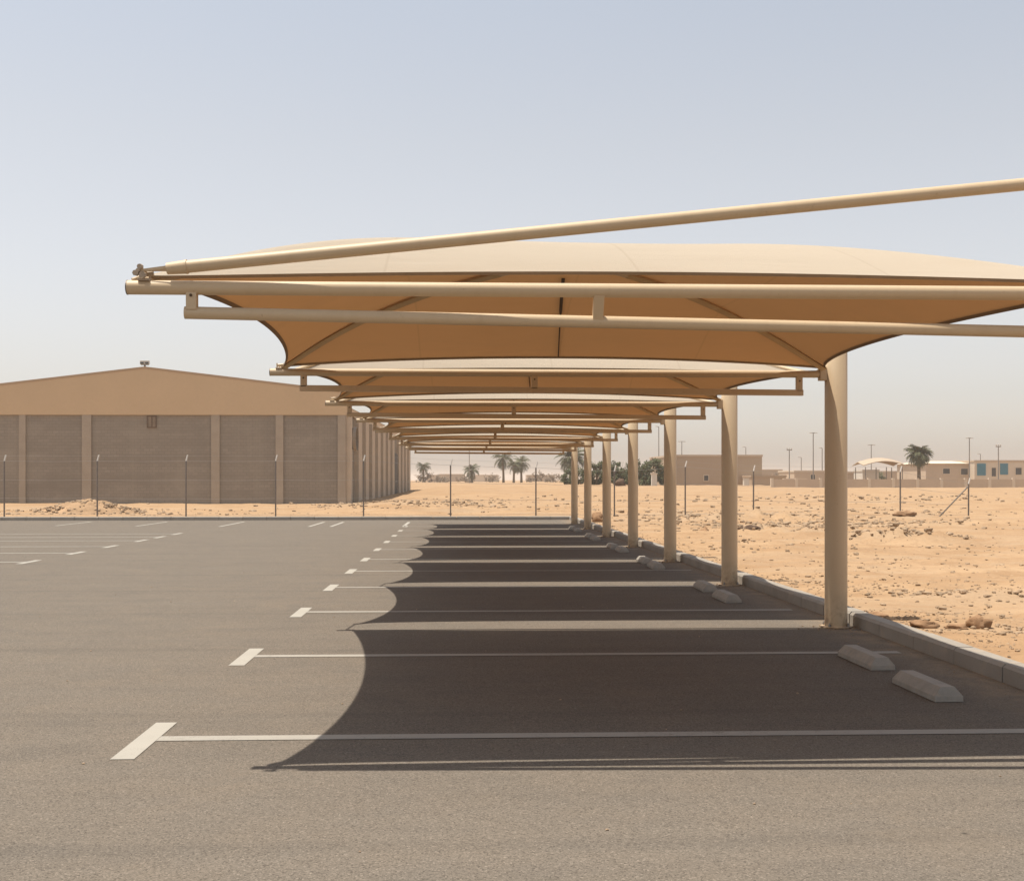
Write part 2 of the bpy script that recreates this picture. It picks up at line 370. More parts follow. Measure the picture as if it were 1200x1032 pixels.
# ------------------------------------------------------------------ shade structure
FY = [7.15, 13.6, 19.1, 24.6, 30.0, 35.5, 40.9, 45.8]
XL, XC, ZBK = -2.17, 4.30, 2.915
ORD = ['nearest', 'second nearest', 'third nearest', 'fourth nearest', 'fifth nearest', 'sixth nearest', 'seventh nearest', 'farthest']
def make_frame(first):
    r = thing('canopy_frame', '', 'steel frame', (XC, 0, 0), 0, 'columns with cantilevered beams carrying the shade canopies')
    top = 3.72 if first else 3.30
    MB().lathe([(.128, .01), (.128, top-.01), (.120, top)], 28).build('column', M['steel'], r, smooth=True)
    bp = MB(); bp.lathe([(.175, 0.002), (.18, .016), (.174, .020)], 24)
    b_ = bp.build('base_plate', M['steel'], r, smooth=True)
    for k in range(4):
        t = math.pi/4+k*math.pi/2
        MB().lathe([(.016, .02), (.016, .045), (.009, .047), (.009, .062)], 8, (.152*math.cos(t), .152*math.sin(t))).build('anchor_bolt', M['bolt'], b_)
    # dirt blown against the foot
    x0, x1 = (-1.976 if first else XL)-XC, -.125
    ZB = 2.836 if first else ZBK
    tb = MB(); tb.tube([(x0,0,ZB), (x1,0,ZB)], .042, 20)
    tb.build('top_beam', M['steel'], r, smooth=True)
    zl, zr = (2.69, 2.62) if first else (2.735, 2.70)
    YS = .19 if first else 0
    l0, l1 = x0+(.33 if first else .33), x1-.26
    lb = MB()
    if first: lb.tube([(l0,0.01,zl), (l1,YS,zr)], .037, 16)
    else: lb.bar((l0,0,zl), (l1,0,zr), .06, .068)
    lb.build('lower_beam', M['steel'], r, smooth=True, bevel=0 if first else .006)
    for xx in (l0+.045, -3.48, l1-.045):
        zz = zl+(zr-zl)*(xx-l0)/(l1-l0)
        w = .062 if first else .07
        yo = YS*(xx-l0)/(l1-l0)
        s_ = MB().bar((xx, yo, zz+.015), (xx, 0, ZB-.02), w, .06).build('stub', M['steel'], r, bevel=.004)
        s2 = MB(); s2.tube([(xx, yo/2-.036, (zz+ZB)/2+.025), (xx, yo/2-.024, (zz+ZB)/2+.025)], .009, 8); s2.build('bolt', M['seam'], s_)
    MB().tube([(x0-.006,0,ZB), (x0,0,ZB)], .0435, 20).build('end_cap', M['galv'], r)
    for xx in (x0+.10, x1-.06):
        c = MB(); c.box(xx-.035, xx+.035, -.04, .04, ZB+.035, ZB+.05)
        c.tube([(xx-.02, -.03, ZB+.045), (xx-.02, -.03, ZB+.10)], .008, 8); c.tube([(xx+.02, .03, ZB+.045), (xx+.02, .03, ZB+.10)], .008, 8)
        c.tube([(xx-.03, 0, ZB+.075), (xx+.05, 0, ZB+.085)], .016, 8)
        c.build('clamp', M['rust'] if first else M['steel'], r, bevel=.002)
    br = MB(); br.box(-.20, -.115, -.05, .05, ZB-.075, ZB+.075); br.build('beam_bracket', M['steel'], r, bevel=.008)
    if first:
        # raking tie from beam tip up to the column head
        p0 = Vector((x0+.34, -.05, 2.95)); p1 = Vector((-.10, -.24, 3.535))
        d = (p1-p0).normalized()
        t_ = MB(); t_.tube([p0, p1], .037, 20); t_ = t_.build('raking_tie', M['steel'], r, smooth=True)
        sl = MB(); sl.tube([p0-d*.10, p0+d*.012], [.034, .0405], 20); sl.tube([p0+d*.008, p0+d*.02], .0425, 20); sl.build('sleeve', M['steel'], t_, smooth=True)
        k = MB(); k.bar(p0-d*.26+Vector((0,-.02,0)), p0-d*.09+Vector((0,-.012,.008)), .008, .016); k.bar(p0-d*.25+Vector((0,.02,0.01)), p0-d*.09+Vector((0,.012,-.006)), .008, .016)
        k.tube([p0-d*.24+Vector((0,-.035,.0)), p0-d*.24+Vector((0,.035,0))], .014, 10); k.build('fork', M['steel'], t_)
        k = MB()
        for da, zz, rr in ((.25, .02, .016), (.275, -.015, .018), (.235, -.03, .02), (.26, .0, .012)):
            c0 = p0-d*da+Vector((0,0,zz)); k.tube([c0+Vector((0,-.05,0)), c0+Vector((0,-.015,.004))], rr, 7)
        k.build('shackle', M['rust'], t_)
    return r
def place(o, i):
    o.location = (XC, FY[i], 0)
    tag(o, {0: 'nearest beige steel frame, two thick beams and a long raking tie bolted at the tip'}.get(i) or
        ('beige column with two stacked beams, %s of the columns in view' % ['', 'nearest', 'second nearest', 'third nearest', 'fourth nearest', 'fifth nearest', 'sixth nearest', ''][i] if i < 7 else
         'beige column with two bare stacked beams at the far end of the row'))
place(make_frame(True), 0)
fr = make_frame(False)
for i in range(1, 8):
    place(fr if i == 1 else copy_tree(fr), i)

def canopy(i):
    y0, y1 = FY[i]+(.55 if i else 0), FY[i+1]+.09
    inF = .10 if i == 0 else .24; inB = .13
    x0, x1 = XL+.12, XC-.08
    za, zb = (2.836 if i == 0 else ZBK)+.075, ZBK+.075; ZB = ZBK
    cx, hx = (x0+x1)/2, (x1-x0)/2; cy, hy = (y0+y1)/2, (y1-y0)/2
    zc, dz = zb, .70
    r = thing('shade_canopy', 'beige fabric shade canopy, the %s of the row' % (['nearest and largest', 'second nearest', 'third nearest', 'fourth nearest', 'fifth nearest', 'sixth nearest', 'farthest'][i]),
              'shade canopy', (cx, cy, 0), 0, 'fabric shade canopies over the parking bays')
    sxi = .34
    def P(u, v, dzo=0):
        x = hx*u - (0 if abs(u) <= abs(v) else u*(u*u-v*v)**.8*(.34-.08*v if u < 0 else .38+.12*v))
        ed = inF if v < 0 else inB
        y = hy*v*(1-.012) - (ed*v*(abs(v)**3-abs(u)**3)**.5 if abs(v) > abs(u) else 0)
        rr = max(abs(u), abs(v)); m = min(abs(u), abs(v))/rr if rr > 0 else 0
        s = ((abs(u)**9+abs(v)**9)**(1/9.)) if rr > 0 else 0
        s = min(s, 1.0)
        x += (.15*(1-u)/2*(1-v)/2 if i == 0 else 0)
        z = za+(zb-za)*(v+1)/2+dz*(1-min(1, rr*.85+s*.15)**(2.1-.28*u))
        x -= .22*(1-rr)
        ez = (.06 if (abs(v) > abs(u) and v < 0) else .10 if abs(v) > abs(u) else .03)
        z += ez*rr**5*(1-m*m)
        z -= (.022-.01*abs(v))*math.sin(math.pi*min(1, rr))*(1-m*m)        # cloth drawn in a little between the hips
        if dzo: z += dzo
        return (x, y, z)
    N = 48; mb = MB()
    def pr(k):
        t = -1+2*k/N; return t
    for j in range(N+1):
        for k in range(N+1): mb.v.append(P(pr(k), pr(j)))
    for j in range(N):
        for k in range(N):
            a_, b_, c_, d_ = j*(N+1)+k, j*(N+1)+k+1, (j+1)*(N+1)+k+1, (j+1)*(N+1)+k
            mb.f += [(a_, b_, c_), (a_, c_, d_)] if (j < N/2) == (k < N/2) else [(a_, b_, d_), (b_, c_, d_)]
    mb.build('fabric', M['fabric'], r, smooth='all')
    h = MB()   # folded hem with the edge cable inside
    for e in range(4):
        pts = []
        for k in range(N+1):
            t = -1+2*k/N
            u, v = [(t, -1), (1, t), (-t, 1), (-1, -t)][e]
            pts.append(Vector(P(u, v)))
        vs = []; fs = []
        for k, p in enumerate(pts):
            u, v = [(pr(k), -1), (1, pr(k)), (-pr(k), 1), (-1, -pr(k))][e]
            q = Vector(P(u*(.989), v*(.989)))
            vs += [p+Vector((0,0,.004)), q+Vector((0,0,-.006)), p+Vector((0,0,-.016))]
        for k in range(len(pts)-1):
            fs += [(3*k, 3*k+3, 3*k+5, 3*k+2), (3*k+2, 3*k+5, 3*k+4, 3*k+1)]
        h.add(vs, fs)
    h.build('hem', M['hem'], r)
    for su, sv in ((-1,-1), (1,-1), (1,1), (-1,1)):
        pts = [P(su*(1-t), sv*(1-t), -.035) for t in [k/16*.985 for k in range(17)]]
        MB().tube(pts, .030, 10).build('hip_pipe', M['steel'], r, smooth=True)
        # strap to the frame
        c = Vector(P(su, sv)); e = Vector((c.x+su*.05, sv*hy-(.55 if i and sv < 0 else 0), c.z-.03))
        MB().tube([c, e], .012, 8).build('corner_fitting', M['steel'], r)
        pk = MB()
        a0 = []
        for k in range(14):
            t = k/16.
            p = Vector(P(su*(1-t), sv*(1-t), -.070)); a0.append(p)
        vs = []; fs = []
        for p in a0:
            w = Vector((-su*sv*hy, hx, 0)).normalized()*.045
            if su*sv < 0: w = Vector((hy, hx, 0)).normalized()*.045
            vs += [p-w+Vector((0,0,.028)), p, p+w+Vector((0,0,.028))]
        for k in range(len(a0)-1): fs += [(3*k, 3*k+1, 3*k+4, 3*k+3), (3*k+1, 3*k+2, 3*k+5, 3*k+4)]
        pk.add(vs, fs); pk.build('pipe_sleeve', M['sleeve'], r)
    s = MB(); vs = []; fs = []
    K = 14
    for k in range(K+1):
        v = .25+.73*k/K; p = Vector(P(0, v, -.012)); w = .016 if k < 7 else .007
        vs += [p-Vector((w,0,0)), p+Vector((w,0,0)), p+Vector((w,0,-.01)), p-Vector((w,0,.01))]
    for k in range(K): fs += [(4*k+a_, 4*k+(a_+1)%4, 4*k+4+(a_+1)%4, 4*k+4+a_) for a_ in range(4)]
    s.add(vs, fs); s.build('centre_strap', M['seam'], r)
    s = MB(); s.lathe([(.05, zc+dz-.10), (.16, zc+dz-.07), (.16, zc+dz-.055), (.03, zc+dz-.05)], 16); s.build('apex_plate', M['steel'], r)
for i in range(7): canopy(i)

# ------------------------------------------------------------------ wheel stops
def stop_mesh():
    L, W, H = .46, .112, .112
    mb = MB(); rings = [(-L, 1, 0), (-L+.07, 1, 1), (L-.07, 1, 1), (L, 1, 0)]
    v = [(-W,-L,0),(W,-L,0),(W,L,0),(-W,L,0), (-W,-L+.004,.042),(W,-L+.004,.042),(W,L-.004,.042),(-W,L-.004,.042),
         (-W*.50,-L+.035,H),(W*.50,-L+.035,H),(W*.50,L-.035,H),(-W*.50,L-.035,H)]
    f = [(0,3,2,1),(0,1,5,4),(1,2,6,5),(2,3,7,6),(3,0,4,7),(4,5,9,8),(5,6,10,9),(6,7,11,10),(7,4,8,11),(8,9,10,11)]
    mb.add(v, f); return mb
st0 = stop_mesh().build('wheel_stop', M['stop'], bevel=.004)
stops = [9.42, 10.95, 16.75, 18.35, 22.9, 24.4, 28.1, 29.6, 33.5, 35.1, 39.0, 40.6]
on = ['nearest', 'second nearest', 'third nearest', 'fourth nearest', 'fifth nearest', 'sixth nearest', 'seventh nearest', 'eighth nearest', 'ninth nearest', 'tenth nearest', 'second farthest', 'farthest']
for i, y in enumerate(stops):
    o = st0 if i == 0 else st0.copy()
    if i: C.objects.link(o)
    o.location = (3.74+random.uniform(-.03,.03), y, .002); o.rotation_euler = (0, 0, random.uniform(-.03,.03))
    o.scale = (1, random.uniform(.93,1.03), 1)
    tag(o, 'grey concrete wheel stop by the side kerb, %s of the row' % on[i], 'wheel stop', 'concrete wheel stops along the kerb')

# ------------------------------------------------------------------ perimeter fence
FNY = 53.0
fe = thing('wire_fence', 'wire fence of thin steel posts with pale tips beyond the far kerb', 'fence', (0, FNY, 0))
fp = [(-104,533,605),(5,533,605),(114,533,605),(218,533,605),(323,533,605),(426,533,605),(528,538,605),(628,541,605),(720,545,606),(803,540,606),(883,545,607),(969,546,607),(1055,546,604),(1135,560,609)]
tops = []
for px, ty, by in fp:
    X = tx(px)*FNY; zt = at(px, ty, FNY).z; gz = ground_z(X, FNY)
    zt2 = zt-.26
    p = MB(); p.tube([(X,0,gz-.1), (X,0,zt2)], .034, 8); p = p.build('fence_post', M['galv'], fe)
    q = MB(); q.tube([(X,0,zt2-.02), (X+.07,.0,zt)], .032, 6); q.build('angled_tip', M['white'], p)
    tops.append((X, zt2, zt, gz))
w = MB()
for (xa, za, ta, ga), (xb, zb, tb, gb) in zip(tops, tops[1:]):
    for fr_ in (1.0, .66, .33, .04):
        pa = Vector((xa, 0, ga+(za-ga)*fr_)); pb = Vector((xb, 0, gb+(zb-gb)*fr_)); m = (pa+pb)/2-Vector((0,0,.03))
        w.tube([pa, m, pb], .0075, 4, False)
    w.tube([(xa+.08,0,ta-.04), (xb+.08,0,tb-.04)], .004, 4, False)
w.build('wire', M['wire'], fe)
c = tops[-1]; q = MB(); q.tube([(c[0], 0, c[1]-.1), (c[0]-1.35, 0, c[3]-.05)], .03, 8); q.build('corner_brace', M['galv'], fe)

# ------------------------------------------------------------------ warehouse
WY = 80.0
cor = at(405, 590, WY)
wz = ground_z(cor.x, WY, False)-.15
wh = thing('warehouse', 'long low-gabled warehouse of grey block walls under a tan fascia', 'warehouse', (cor.x, WY, wz), R(-1.5))
def hz(py): return at(250, py, WY).z-wz
zf, ze, za_ = hz(486), hz(460), hz(432)
W, L = 26.6, 62.0
wm = MB(); wm.box(-W, 0, 0, L, 0, zf); wm.build('wall', M['block'], wh)
# tan gable with fascia returning down the side
gm = MB(); o_ = .14
prof = [(-W-o_, zf), (o_, zf), (o_, ze), (-W/2, za_), (-W-o_, ze)]
vs = [(x, -o_, z) for x, z in prof]+[(x, .25, z) for x, z in prof]
gm.add(vs, [(0,1,2,3,4), (9,8,7,6,5)]+[(k, k+5, (k+1)%5+5, (k+1)%5) for k in range(5)])
gm.build('gable', M['fascia'], wh)
sg = MB(); sg.box(-.1, o_, .252, L, zf+.05, zf+.55); sg.build('fascia', M['fascia'], wh)
rm = MB(); th = .1
for s_ in (0, 1):
    xa, xb = (-W-o_-.08, -W/2) if s_ == 0 else (o_+.08, -W/2)
    y0 = -o_-.02
    rm.add([(xa,y0,ze-.02),(xb,y0,za_-.0),(xb,.5,za_),(xa,.5,ze-.02),(xa,y0,ze+.13),(xb,y0,za_+.15),(xb,.5,za_+.15),(xa,.5,ze+.13)],
           [(0,1,2,3),(4,7,6,5),(0,4,5,1),(1,5,6,2),(2,6,7,3),(3,7,4,0)])
rm.build('roof_trim', M['trim'], wh)
rf = MB()
rf.add([(.18,.5,zf+.56),(-W/2,.5,za_+.02),(-W/2,L,za_+.02),(.18,L,zf+.56),(-W-.18,.5,zf+.56),(-W-.18,L,zf+.56)], [(0,3,2,1),(1,2,5,4)])
rf.add([(.18,L,zf+.56),(-W/2,L,za_+.02),(-W-.18,L,zf+.56),(-W-.18,L,zf-.1),(.18,L,zf-.1)], [(0,1,2,3,4)])
rf.build('roof', M['trim'], wh)
def fx(px): return tx(px)*WY-cor.x
for a_, b_ in ((19,27), (94,105), (247,257), (323,332), (396,405)):
    p = MB(); p.box(fx(a_), fx(b_)-.003 if b_ != 405 else .02, -.12, -.003, 0, zf-.004); p.build('pilaster', M['pil'], wh)
cap_ = MB(); cap_.box(-W, .02, -.11, -.0, zf-.12, zf-.008)
# side fins
yy = 1.2
for k in range(13):
    y = .0+k*4.7
    d = .34 if k < 9 else .2
    if k == 8: continue
    p = MB(); p.box(.003, d, y+.02, y+(.9 if k == 0 else 2.3), 0, zf+.04); p.build('pilaster', M['fin'], wh)
sw = MB(); sw.box(fx(172), fx(181), -.03, .02, hz(500), hz(488)); sw = sw.build('window', M['shutter'], wh)
x0_, x1_ = fx(172), fx(181); z0_, z1_ = hz(500), hz(488); s_ = MB()
for b in ((x0_-.07,x0_,z0_-.07,z1_+.07),(x1_,x1_+.07,z0_-.07,z1_+.07),(x0_,x1_,z1_,z1_+.07),(x0_,x1_,z0_-.07,z0_),((x0_+x1_)/2-.03,(x0_+x1_)/2+.03,z0_,z1_)):
    s_.box(b[0], b[1], -.08, -.052, b[2], b[3])
s_.build('frame', M['trimdark'], sw)
d = MB(); d.box(.003, .12, 37.7, 41.9, 0, 4.3); d.build('door', M['dark'], wh)
f_ = MB(); f_.tube([(.02,3.2,hz(512)), (.20,3.2,hz(512))], .75, 18); f_ = f_.build('extractor_fan', M['dark'], wh, smooth=True)
h_ = MB(); h_.tube([(.19,3.2,hz(512)), (.40,3.2,hz(512))], [.85, .80], 18, False); h_.build('fan_cowl', M['pil'], f_)
fl = thing('floodlight', 'twin box floodlight standing on the warehouse gable peak', 'floodlight', (0,0,0))
pk = wh.matrix_basis @ Vector((-W/2, -.05, za_+.15)); fl.location = pk+Vector((0,0,0))
fl.rotation_euler = wh.rotation_euler
m_ = MB(); m_.box(-.05,.05,-.05,.05,-.02,.12); m_.box(-.26,.26,-.04,.04,.1,.14); m_.build('bracket', M['galv'], fl)
for sx in (-.16, .16):
    m_ = MB(); m_.box(sx-.14, sx+.14, -.12, .08, .145, .40); b_ = m_.build('lamp_head', M['lamp'], fl, bevel=.02)
    m_ = MB(); m_.box(sx-.11, sx+.11, -.13, -.121, .17, .29); m_.build('lens', M['glass'], b_)

# ------------------------------------------------------------------ earth heap, rubble, stones
def heap(name, label, cx, cy, rx, ry, h, seed, mat):
    mb = MB(); n = 60
    vs = []
    for j in range(n+1):
        for i in range(n+1):
            u, v = -1+2*i/n, -1+2*j/n
            r = math.hypot(u, v); p = Vector((u*2.3+seed, v*2.3, seed))
            z = max(0, 1-r**1.3)*h*(1+.5*noise.noise(p))+(.22*h*noise.noise(p*2.2)+.12*h*noise.noise(p*6)+.08*h*noise.noise(p*13))*max(0, 1-r*r)
            x, y = cx+rx*u, cy+ry*v
            vs.append((x, y, ground_z(x, y, False)-.06+z+(.0 if r < 1 else -.1)))
    mb.add(vs, [(j*(n+1)+i, j*(n+1)+i+1, (j+1)*(n+1)+i+1, (j+1)*(n+1)+i) for j in range(n) for i in range(n)])
    return mb
hc = gp(105, 598); hm = heap('', '', tx(103)*60, 60, 2.9, 2.0, .66, 3, None)
h1 = hm.build('earth_mound', M['earth'], smooth='all'); tag(h1, 'low heap of loose sandy earth in front of the warehouse wall', 'earth heap')
for i in range(130):
    pass
hm = heap('', '', tx(470)*70, 70, 5.4, 5.5, .40, 9, None)
h2 = hm.build('rubble_mound', M['sand'], smooth='all'); tag(h2, 'wide low bank of rubble and sand beside the warehouse corner', 'earth heap')

rub = MB()
def scatter(cx, cy, rx, ry, n, r0, r1, skew=0):
    for i in range(n):
        a_ = random.gauss(0, .5); b_ = random.gauss(0, .5)
        x = cx+rx*a_; y = cy+ry*b_+skew*rx*a_
        if x < KX+.3 and y < KY+.5: continue
        r = r0*(r1/r0)**(random.random()**2.2)
        rub.rock((x, y, ground_z(x, y)+r*.12), r, random.randrange(99))
def sp(px, py, wpx, dy, n, r0, r1, skew=0):
    p = gp(px, py, .09); scatter(p.x, p.y, wpx*p.y/F, dy, n, r0, r1, skew)
sp(850, 605, 150, 5, 260, .04, .16); sp(920, 616, 170, 3.5, 420, .03, .13); sp(1010, 613, 130, 3, 260, .03, .12)
sp(1068, 632, 75, 1.1, 420, .025, .11); sp(918, 624, 100, 1.2, 300, .03, .11); sp(905, 609, 110, 1.6, 260, .04, .13); sp(900, 640, 160, 5, 200, .02, .07); sp(1160, 640, 120, 3, 90, .015, .06)
sp(1050, 660, 150, 3, 160, .012, .05); sp(1130, 690, 130, 1.6, 260, .01, .04); sp(1010, 690, 80, 1.5, 120, .01, .04)
sp(1120, 722, 90, .8, 200, .008, .03); sp(1060, 728, 60, .6, 120, .008, .03); sp(1130, 700, 150, 1.6, 160, .015, .06); sp(1060, 735, 120, .8, 120, .01, .045); sp(1180, 735, 90, .9, 120, .01, .05); sp(1180, 755, 60, .6, 120, .006, .02)
sp(950, 678, 90, 2, 120, .012, .05); sp(820, 612, 80, 4, 160, .03, .12); sp(700, 608, 60, 2, 40, .03, .12)
sp(1000, 600, 300, 8, 300, .04, .15); sp(600, 597, 260, 8, 130, .04, .16); sp(480, 592, 120, 7, 320, .04, .2)
sp(80, 600, 200, 3, 160, .04, .14); sp(200, 602, 260, 2, 120, .03, .12); sp(110, 598, 90, 2.5, 160, .04, .14)
sp(1000, 588, 420, 14, 260, .06, .22); sp(1150, 615, 100, 4, 160, .03, .11); sp(640, 590, 200, 10, 120, .05, .2)
for (mx_, my_, rx_, ry_, hh, nn) in ((tx(103)*60, 60, 2.9, 2.0, .66, 300), (tx(470)*70, 70, 5.4, 5.5, .4, 420)):
    for i in range(nn):
        a_ = random.uniform(0, 6.28); rr_ = random.random()**.6
        x, y = mx_+rx_*rr_*math.cos(a_), my_+ry_*rr_*math.sin(a_); r = random.uniform(.03, .11)
        rub.rock((x, y, ground_z(x, y, False)-.06+max(0, 1-rr_**1.3)*hh+.03), r, random.randrange(99))
for i in range(500):   # grit swept along the kerb
    y = random.uniform(7, 45); x = KX+.2+abs(random.gauss(0, .35)); r = random.uniform(.006, .022)
    rub.rock((x, y, ground_z(x, y)+r*.3), r, random.randrange(99))
tag(rub.build('rubble', M['rock']), 'loose stones and rubble strewn over the sand', 'rubble', kind='stuff')

gr = MB()
for i in range(420):
    x = random.uniform(-7, 4.4); y = random.uniform(4, 40)
    if random.random() < .5: x = KX-abs(random.gauss(0, .25))-.02
    r = random.uniform(.003, .010)
    gr.rock((x, y, r*.4), r, random.randrange(99))
for y in FY[1:]:
    for i in range(60):
        a_ = random.uniform(0, 6.28); d_ = .19+abs(random.gauss(0, .09)); r = random.uniform(.004, .014)
        x = XC+d_*math.cos(a_)
        if x < KX-.01: gr.rock((x, y+d_*math.sin(a_), r*.4), r, random.randrange(99))
tag(gr.build('grit', M['rock']), 'small grit scattered on the asphalt', 'grit', kind='stuff')

def bigrock(px, py, w, h, mat, label, k, dep=1.0, cat='rock', name='boulder'):
    p = gp(px, py, .10); rx = w*p.y/F/2; rz = h*p.y/F*.62
    vs, fs = ROCKS2[k % len(ROCKS2)]
    m = MB(); m.add([(v[0]*rx, v[1]*rx*dep, v[2]*rz) for v in vs], fs)
    o = m.build(name, M[mat], smooth='all'); o.location = (p.x, p.y, ground_z(p.x, p.y)+rz*.35)
    tag(o, label, cat)
bigrock(1084, 733, 34, 9, 'clod', 'long brown clod of earth on the sand behind the kerb', 0, .7)
bigrock(1146, 733, 27, 16, 'clod', 'brown jagged lump on the sand at right, right of the long clod', 1, .8)
bigrock(1120, 734, 26, 6, 'clod', 'flat brown clod between the long clod and the jagged lump', 2, .7)
bigrock(826, 624, 11, 6, 'clod', 'small reddish rock on the sand left of the second column', 3)
bigrock(878, 625, 26, 7, 'darkrock', 'dark torn scrap lying on the sand right of the second column', 4, .5, 'debris', 'scrap')
bigrock(700, 611, 16, 12, 'clod', 'brown boulder on the sand behind the farthest columns', 5, .9)
bigrock(727, 578, 12, 9, 'darkrock', 'dark heap of scrap in the far desert between the columns', 6, .6, 'debris', 'scrap')
bigrock(1062, 606, 24, 6, 'clod', 'heap of clods at the foot of a fence post at right', 7, .6)
bigrock(1022, 722, 34, 7, 'clod', 'low ridge of earth pushed against the kerb by the nearest column', 8, .5)

# ------------------------------------------------------------------ palms and trees
def palm(px, top, base, Y, label, seed, nf=26, wide=1.0):
    rnd = random.Random(seed); nf = int(nf*1.6) if nf < 60 else nf
    p = at(px, base, Y); gz = ground_z(p.x, Y, False); H = at(px, top, Y).z-gz
    r = thing('palm_tree', label, 'palm tree', (p.x, Y, gz), 0, 'palm trees in the distance')
    fl_ = min(H*.46, 2.9)*wide; hc = H-fl_*.42
    t_ = MB(); lean = rnd.uniform(-.04, .04)*H
    pts = [(lean*(k/8)**2, 0, hc*k/8-.2*(k == 0)) for k in range(9)]
    t_.tube(pts, [.34, .28, .26, .25, .24, .25, .27, .32, .36], 9); t_.build('trunk', M['bark'], r)
    c = MB(); top_ = Vector(pts[-1])
    for i in range(nf):
        az = i*2.399+rnd.uniform(-.2, .2); el = R(rnd.choice([75, 55, 40, 25, 8, -12, -35])+rnd.uniform(-8, 8))
        Lf = fl_*rnd.uniform(.8, 1.08); pos = top_.copy(); d_h = Vector((math.cos(az), math.sin(az), 0)); side = Vector((-math.sin(az), math.cos(az), 0))
        n = 11; prev = None
        for k in range(n+1):
            e = el-R(75)*(k/n)**1.4
            dr = d_h*math.cos(e)+Vector((0,0,math.sin(e)))
            if k: 
                q = pos+dr*Lf/n
                c.add([pos+side*.02, pos-side*.02, q-side*.02, q+side*.02], [(0,1,2,3)])
                pos = q
            if k > 1:
                ll = .36*fl_*math.sin(math.pi*min(.97, .12+k/n*.85))**.7
                for sd in (-1, 1):
                    for _ in range(2):
                        tip = pos+side*sd*ll*rnd.uniform(.5, .9)+dr*ll*.65+Vector((0,0,-ll*rnd.uniform(.15, .55)))
                        b0 = pos+dr*rnd.uniform(-.08, .08)
                        c.add([b0-dr*.06, b0+dr*.06, tip], [(0,1,2)])
    c.build('crown', M['palmleaf'], r)
palm(590, 530, 567, 265, 'tall palm with open crown, left of the close pair in the distance', 1)
palm(602, 540, 567, 262, 'smaller palm of the close pair, partly behind its neighbour', 2)
palm(611, 536, 567, 268, 'right palm of the close pair in the distance', 3)
palm(553, 546, 566, 270, 'short bushy palm standing alone beside a thin pole', 4, 30, 1.3)
palm(496, 543, 563, 300, 'hazy palm near the far end of the warehouse', 5)
palm(669, 527, 570, 190, 'large palm half hidden behind the farthest columns', 6, 40, 1.2)
palm(1077, 524, 565, 168, 'dense round palm in front of the low buildings at right', 7, 95, .88)

def tree(name, label, cat, px0, px1, top, base, Y, seed, mat='leaf', n=2600, ls=.16, gaps=.35, group=None):
    rnd = random.Random(seed)
    p = at((px0+px1)/2, base, Y); gz = ground_z(p.x, Y, False); H = at((px0+px1)/2, top, Y).z-gz; W_ = (tx(px1)-tx(px0))*Y/2
    r = thing(name, label, cat, (p.x, Y, gz), 0, group)
    t_ = MB(); t_.tube([(0,0,-.2), (.05,0,H*.3), (0,0,H*.55)], [.16, .12, .07], 8)
    for i in range(6):
        az = rnd.uniform(0, 6.28); rr = W_*rnd.uniform(.35, .7)
        t_.tube([(0,0,H*rnd.uniform(.1, .3)), (rr*.5*math.cos(az), rr*.5*math.sin(az), H*.5), (rr*math.cos(az), rr*math.sin(az), H*rnd.uniform(.55, .85))], [.08, .05, .02], 6)
    t_.build('trunk', M['bark'], r)
    cl = []
    for i in range(44):
        a_ = rnd.uniform(0, 6.28); rr = math.sqrt(rnd.random())*.85
        x, y = W_*rr*math.cos(a_), W_*.7*rr*math.sin(a_)
        z = H*(.08+.76*rnd.random()*(1-.35*rr*rr)); cl.append((x, y, z, min(W_, H)*rnd.uniform(.13, .26)))
    c = MB()
    for i in range(n):
        x, y, z, s = rnd.choice(cl); d = Vector((rnd.gauss(0,1), rnd.gauss(0,1), rnd.gauss(0,.8))).normalized()*s*rnd.random()**.4
        q = Vector((x, y, z))+d; q.z = max(q.z, .05)
        if noise.noise(q*1.6+Vector((seed, 0, 0))) > gaps: continue
        u = Vector((rnd.gauss(0,1), rnd.gauss(0,1), rnd.gauss(0,1))).normalized(); v = u.orthogonal().normalized(); l_ = ls*rnd.uniform(.6, 1.3)
        c.add([q-u*l_, q+v*l_*.45, q+u*l_, q-v*l_*.45], [(0,1,2,3)])
    c.build('crown', M[mat], r)
G_ = 'bushy green trees behind the columns'
tree('tree', 'bushy green tree between the fourth and third columns, nearest the beige building', 'tree', 732, 782, 532, 570, 148, 11, group=G_, n=6500)
tree('tree', 'bushy green tree just left of the fourth column', 'tree', 704, 746, 535, 570, 152, 12, group=G_, n=5500)
tree('tree', 'green tree seen between the farthest columns and the fifth', 'tree', 680, 718, 533, 570, 158, 13, group=G_, n=5500)
tree('tree', 'low green tree at the left end of the clump behind the farthest column', 'tree', 654, 692, 546, 571, 170, 14, group=G_, n=3500)
tree('shrub', 'grey-green shrub mass beside the right canopy of the far houses', 'shrub', 1012, 1040, 548, 566, 200, 15, n=1200)
tree('shrub', 'dark shrub left of the nearest column, before the distant wall', 'shrub', 968, 990, 549, 566, 180, 16, n=900)
for i, (a_, b_, t_, Y) in enumerate([(484,512,552,300),(508,530,555,320),(532,560,556,310),(566,588,553,330),(616,640,549,280),(636,660,553,290),(898,930,553,230),(1130,1160,556,210)]):
    tree('dry_shrub', ['hazy dry shrub by the far end of the warehouse', 'low dry shrub second right of the warehouse end', 'dry shrub around the foot of the lone short palm', 'dry shrub just left of the tall distant palm', 'bare twiggy shrub right of the palm pair', 'bare shrub between the palm pair and the farthest columns', 'dry shrub just right of the plain beige building', 'dry shrub in front of the house with blue shutters'][i],
         'dry shrub', a_, b_, t_, 566, Y, 40+i, 'twig', 900, .22, .1, 'dry shrubs along the horizon')

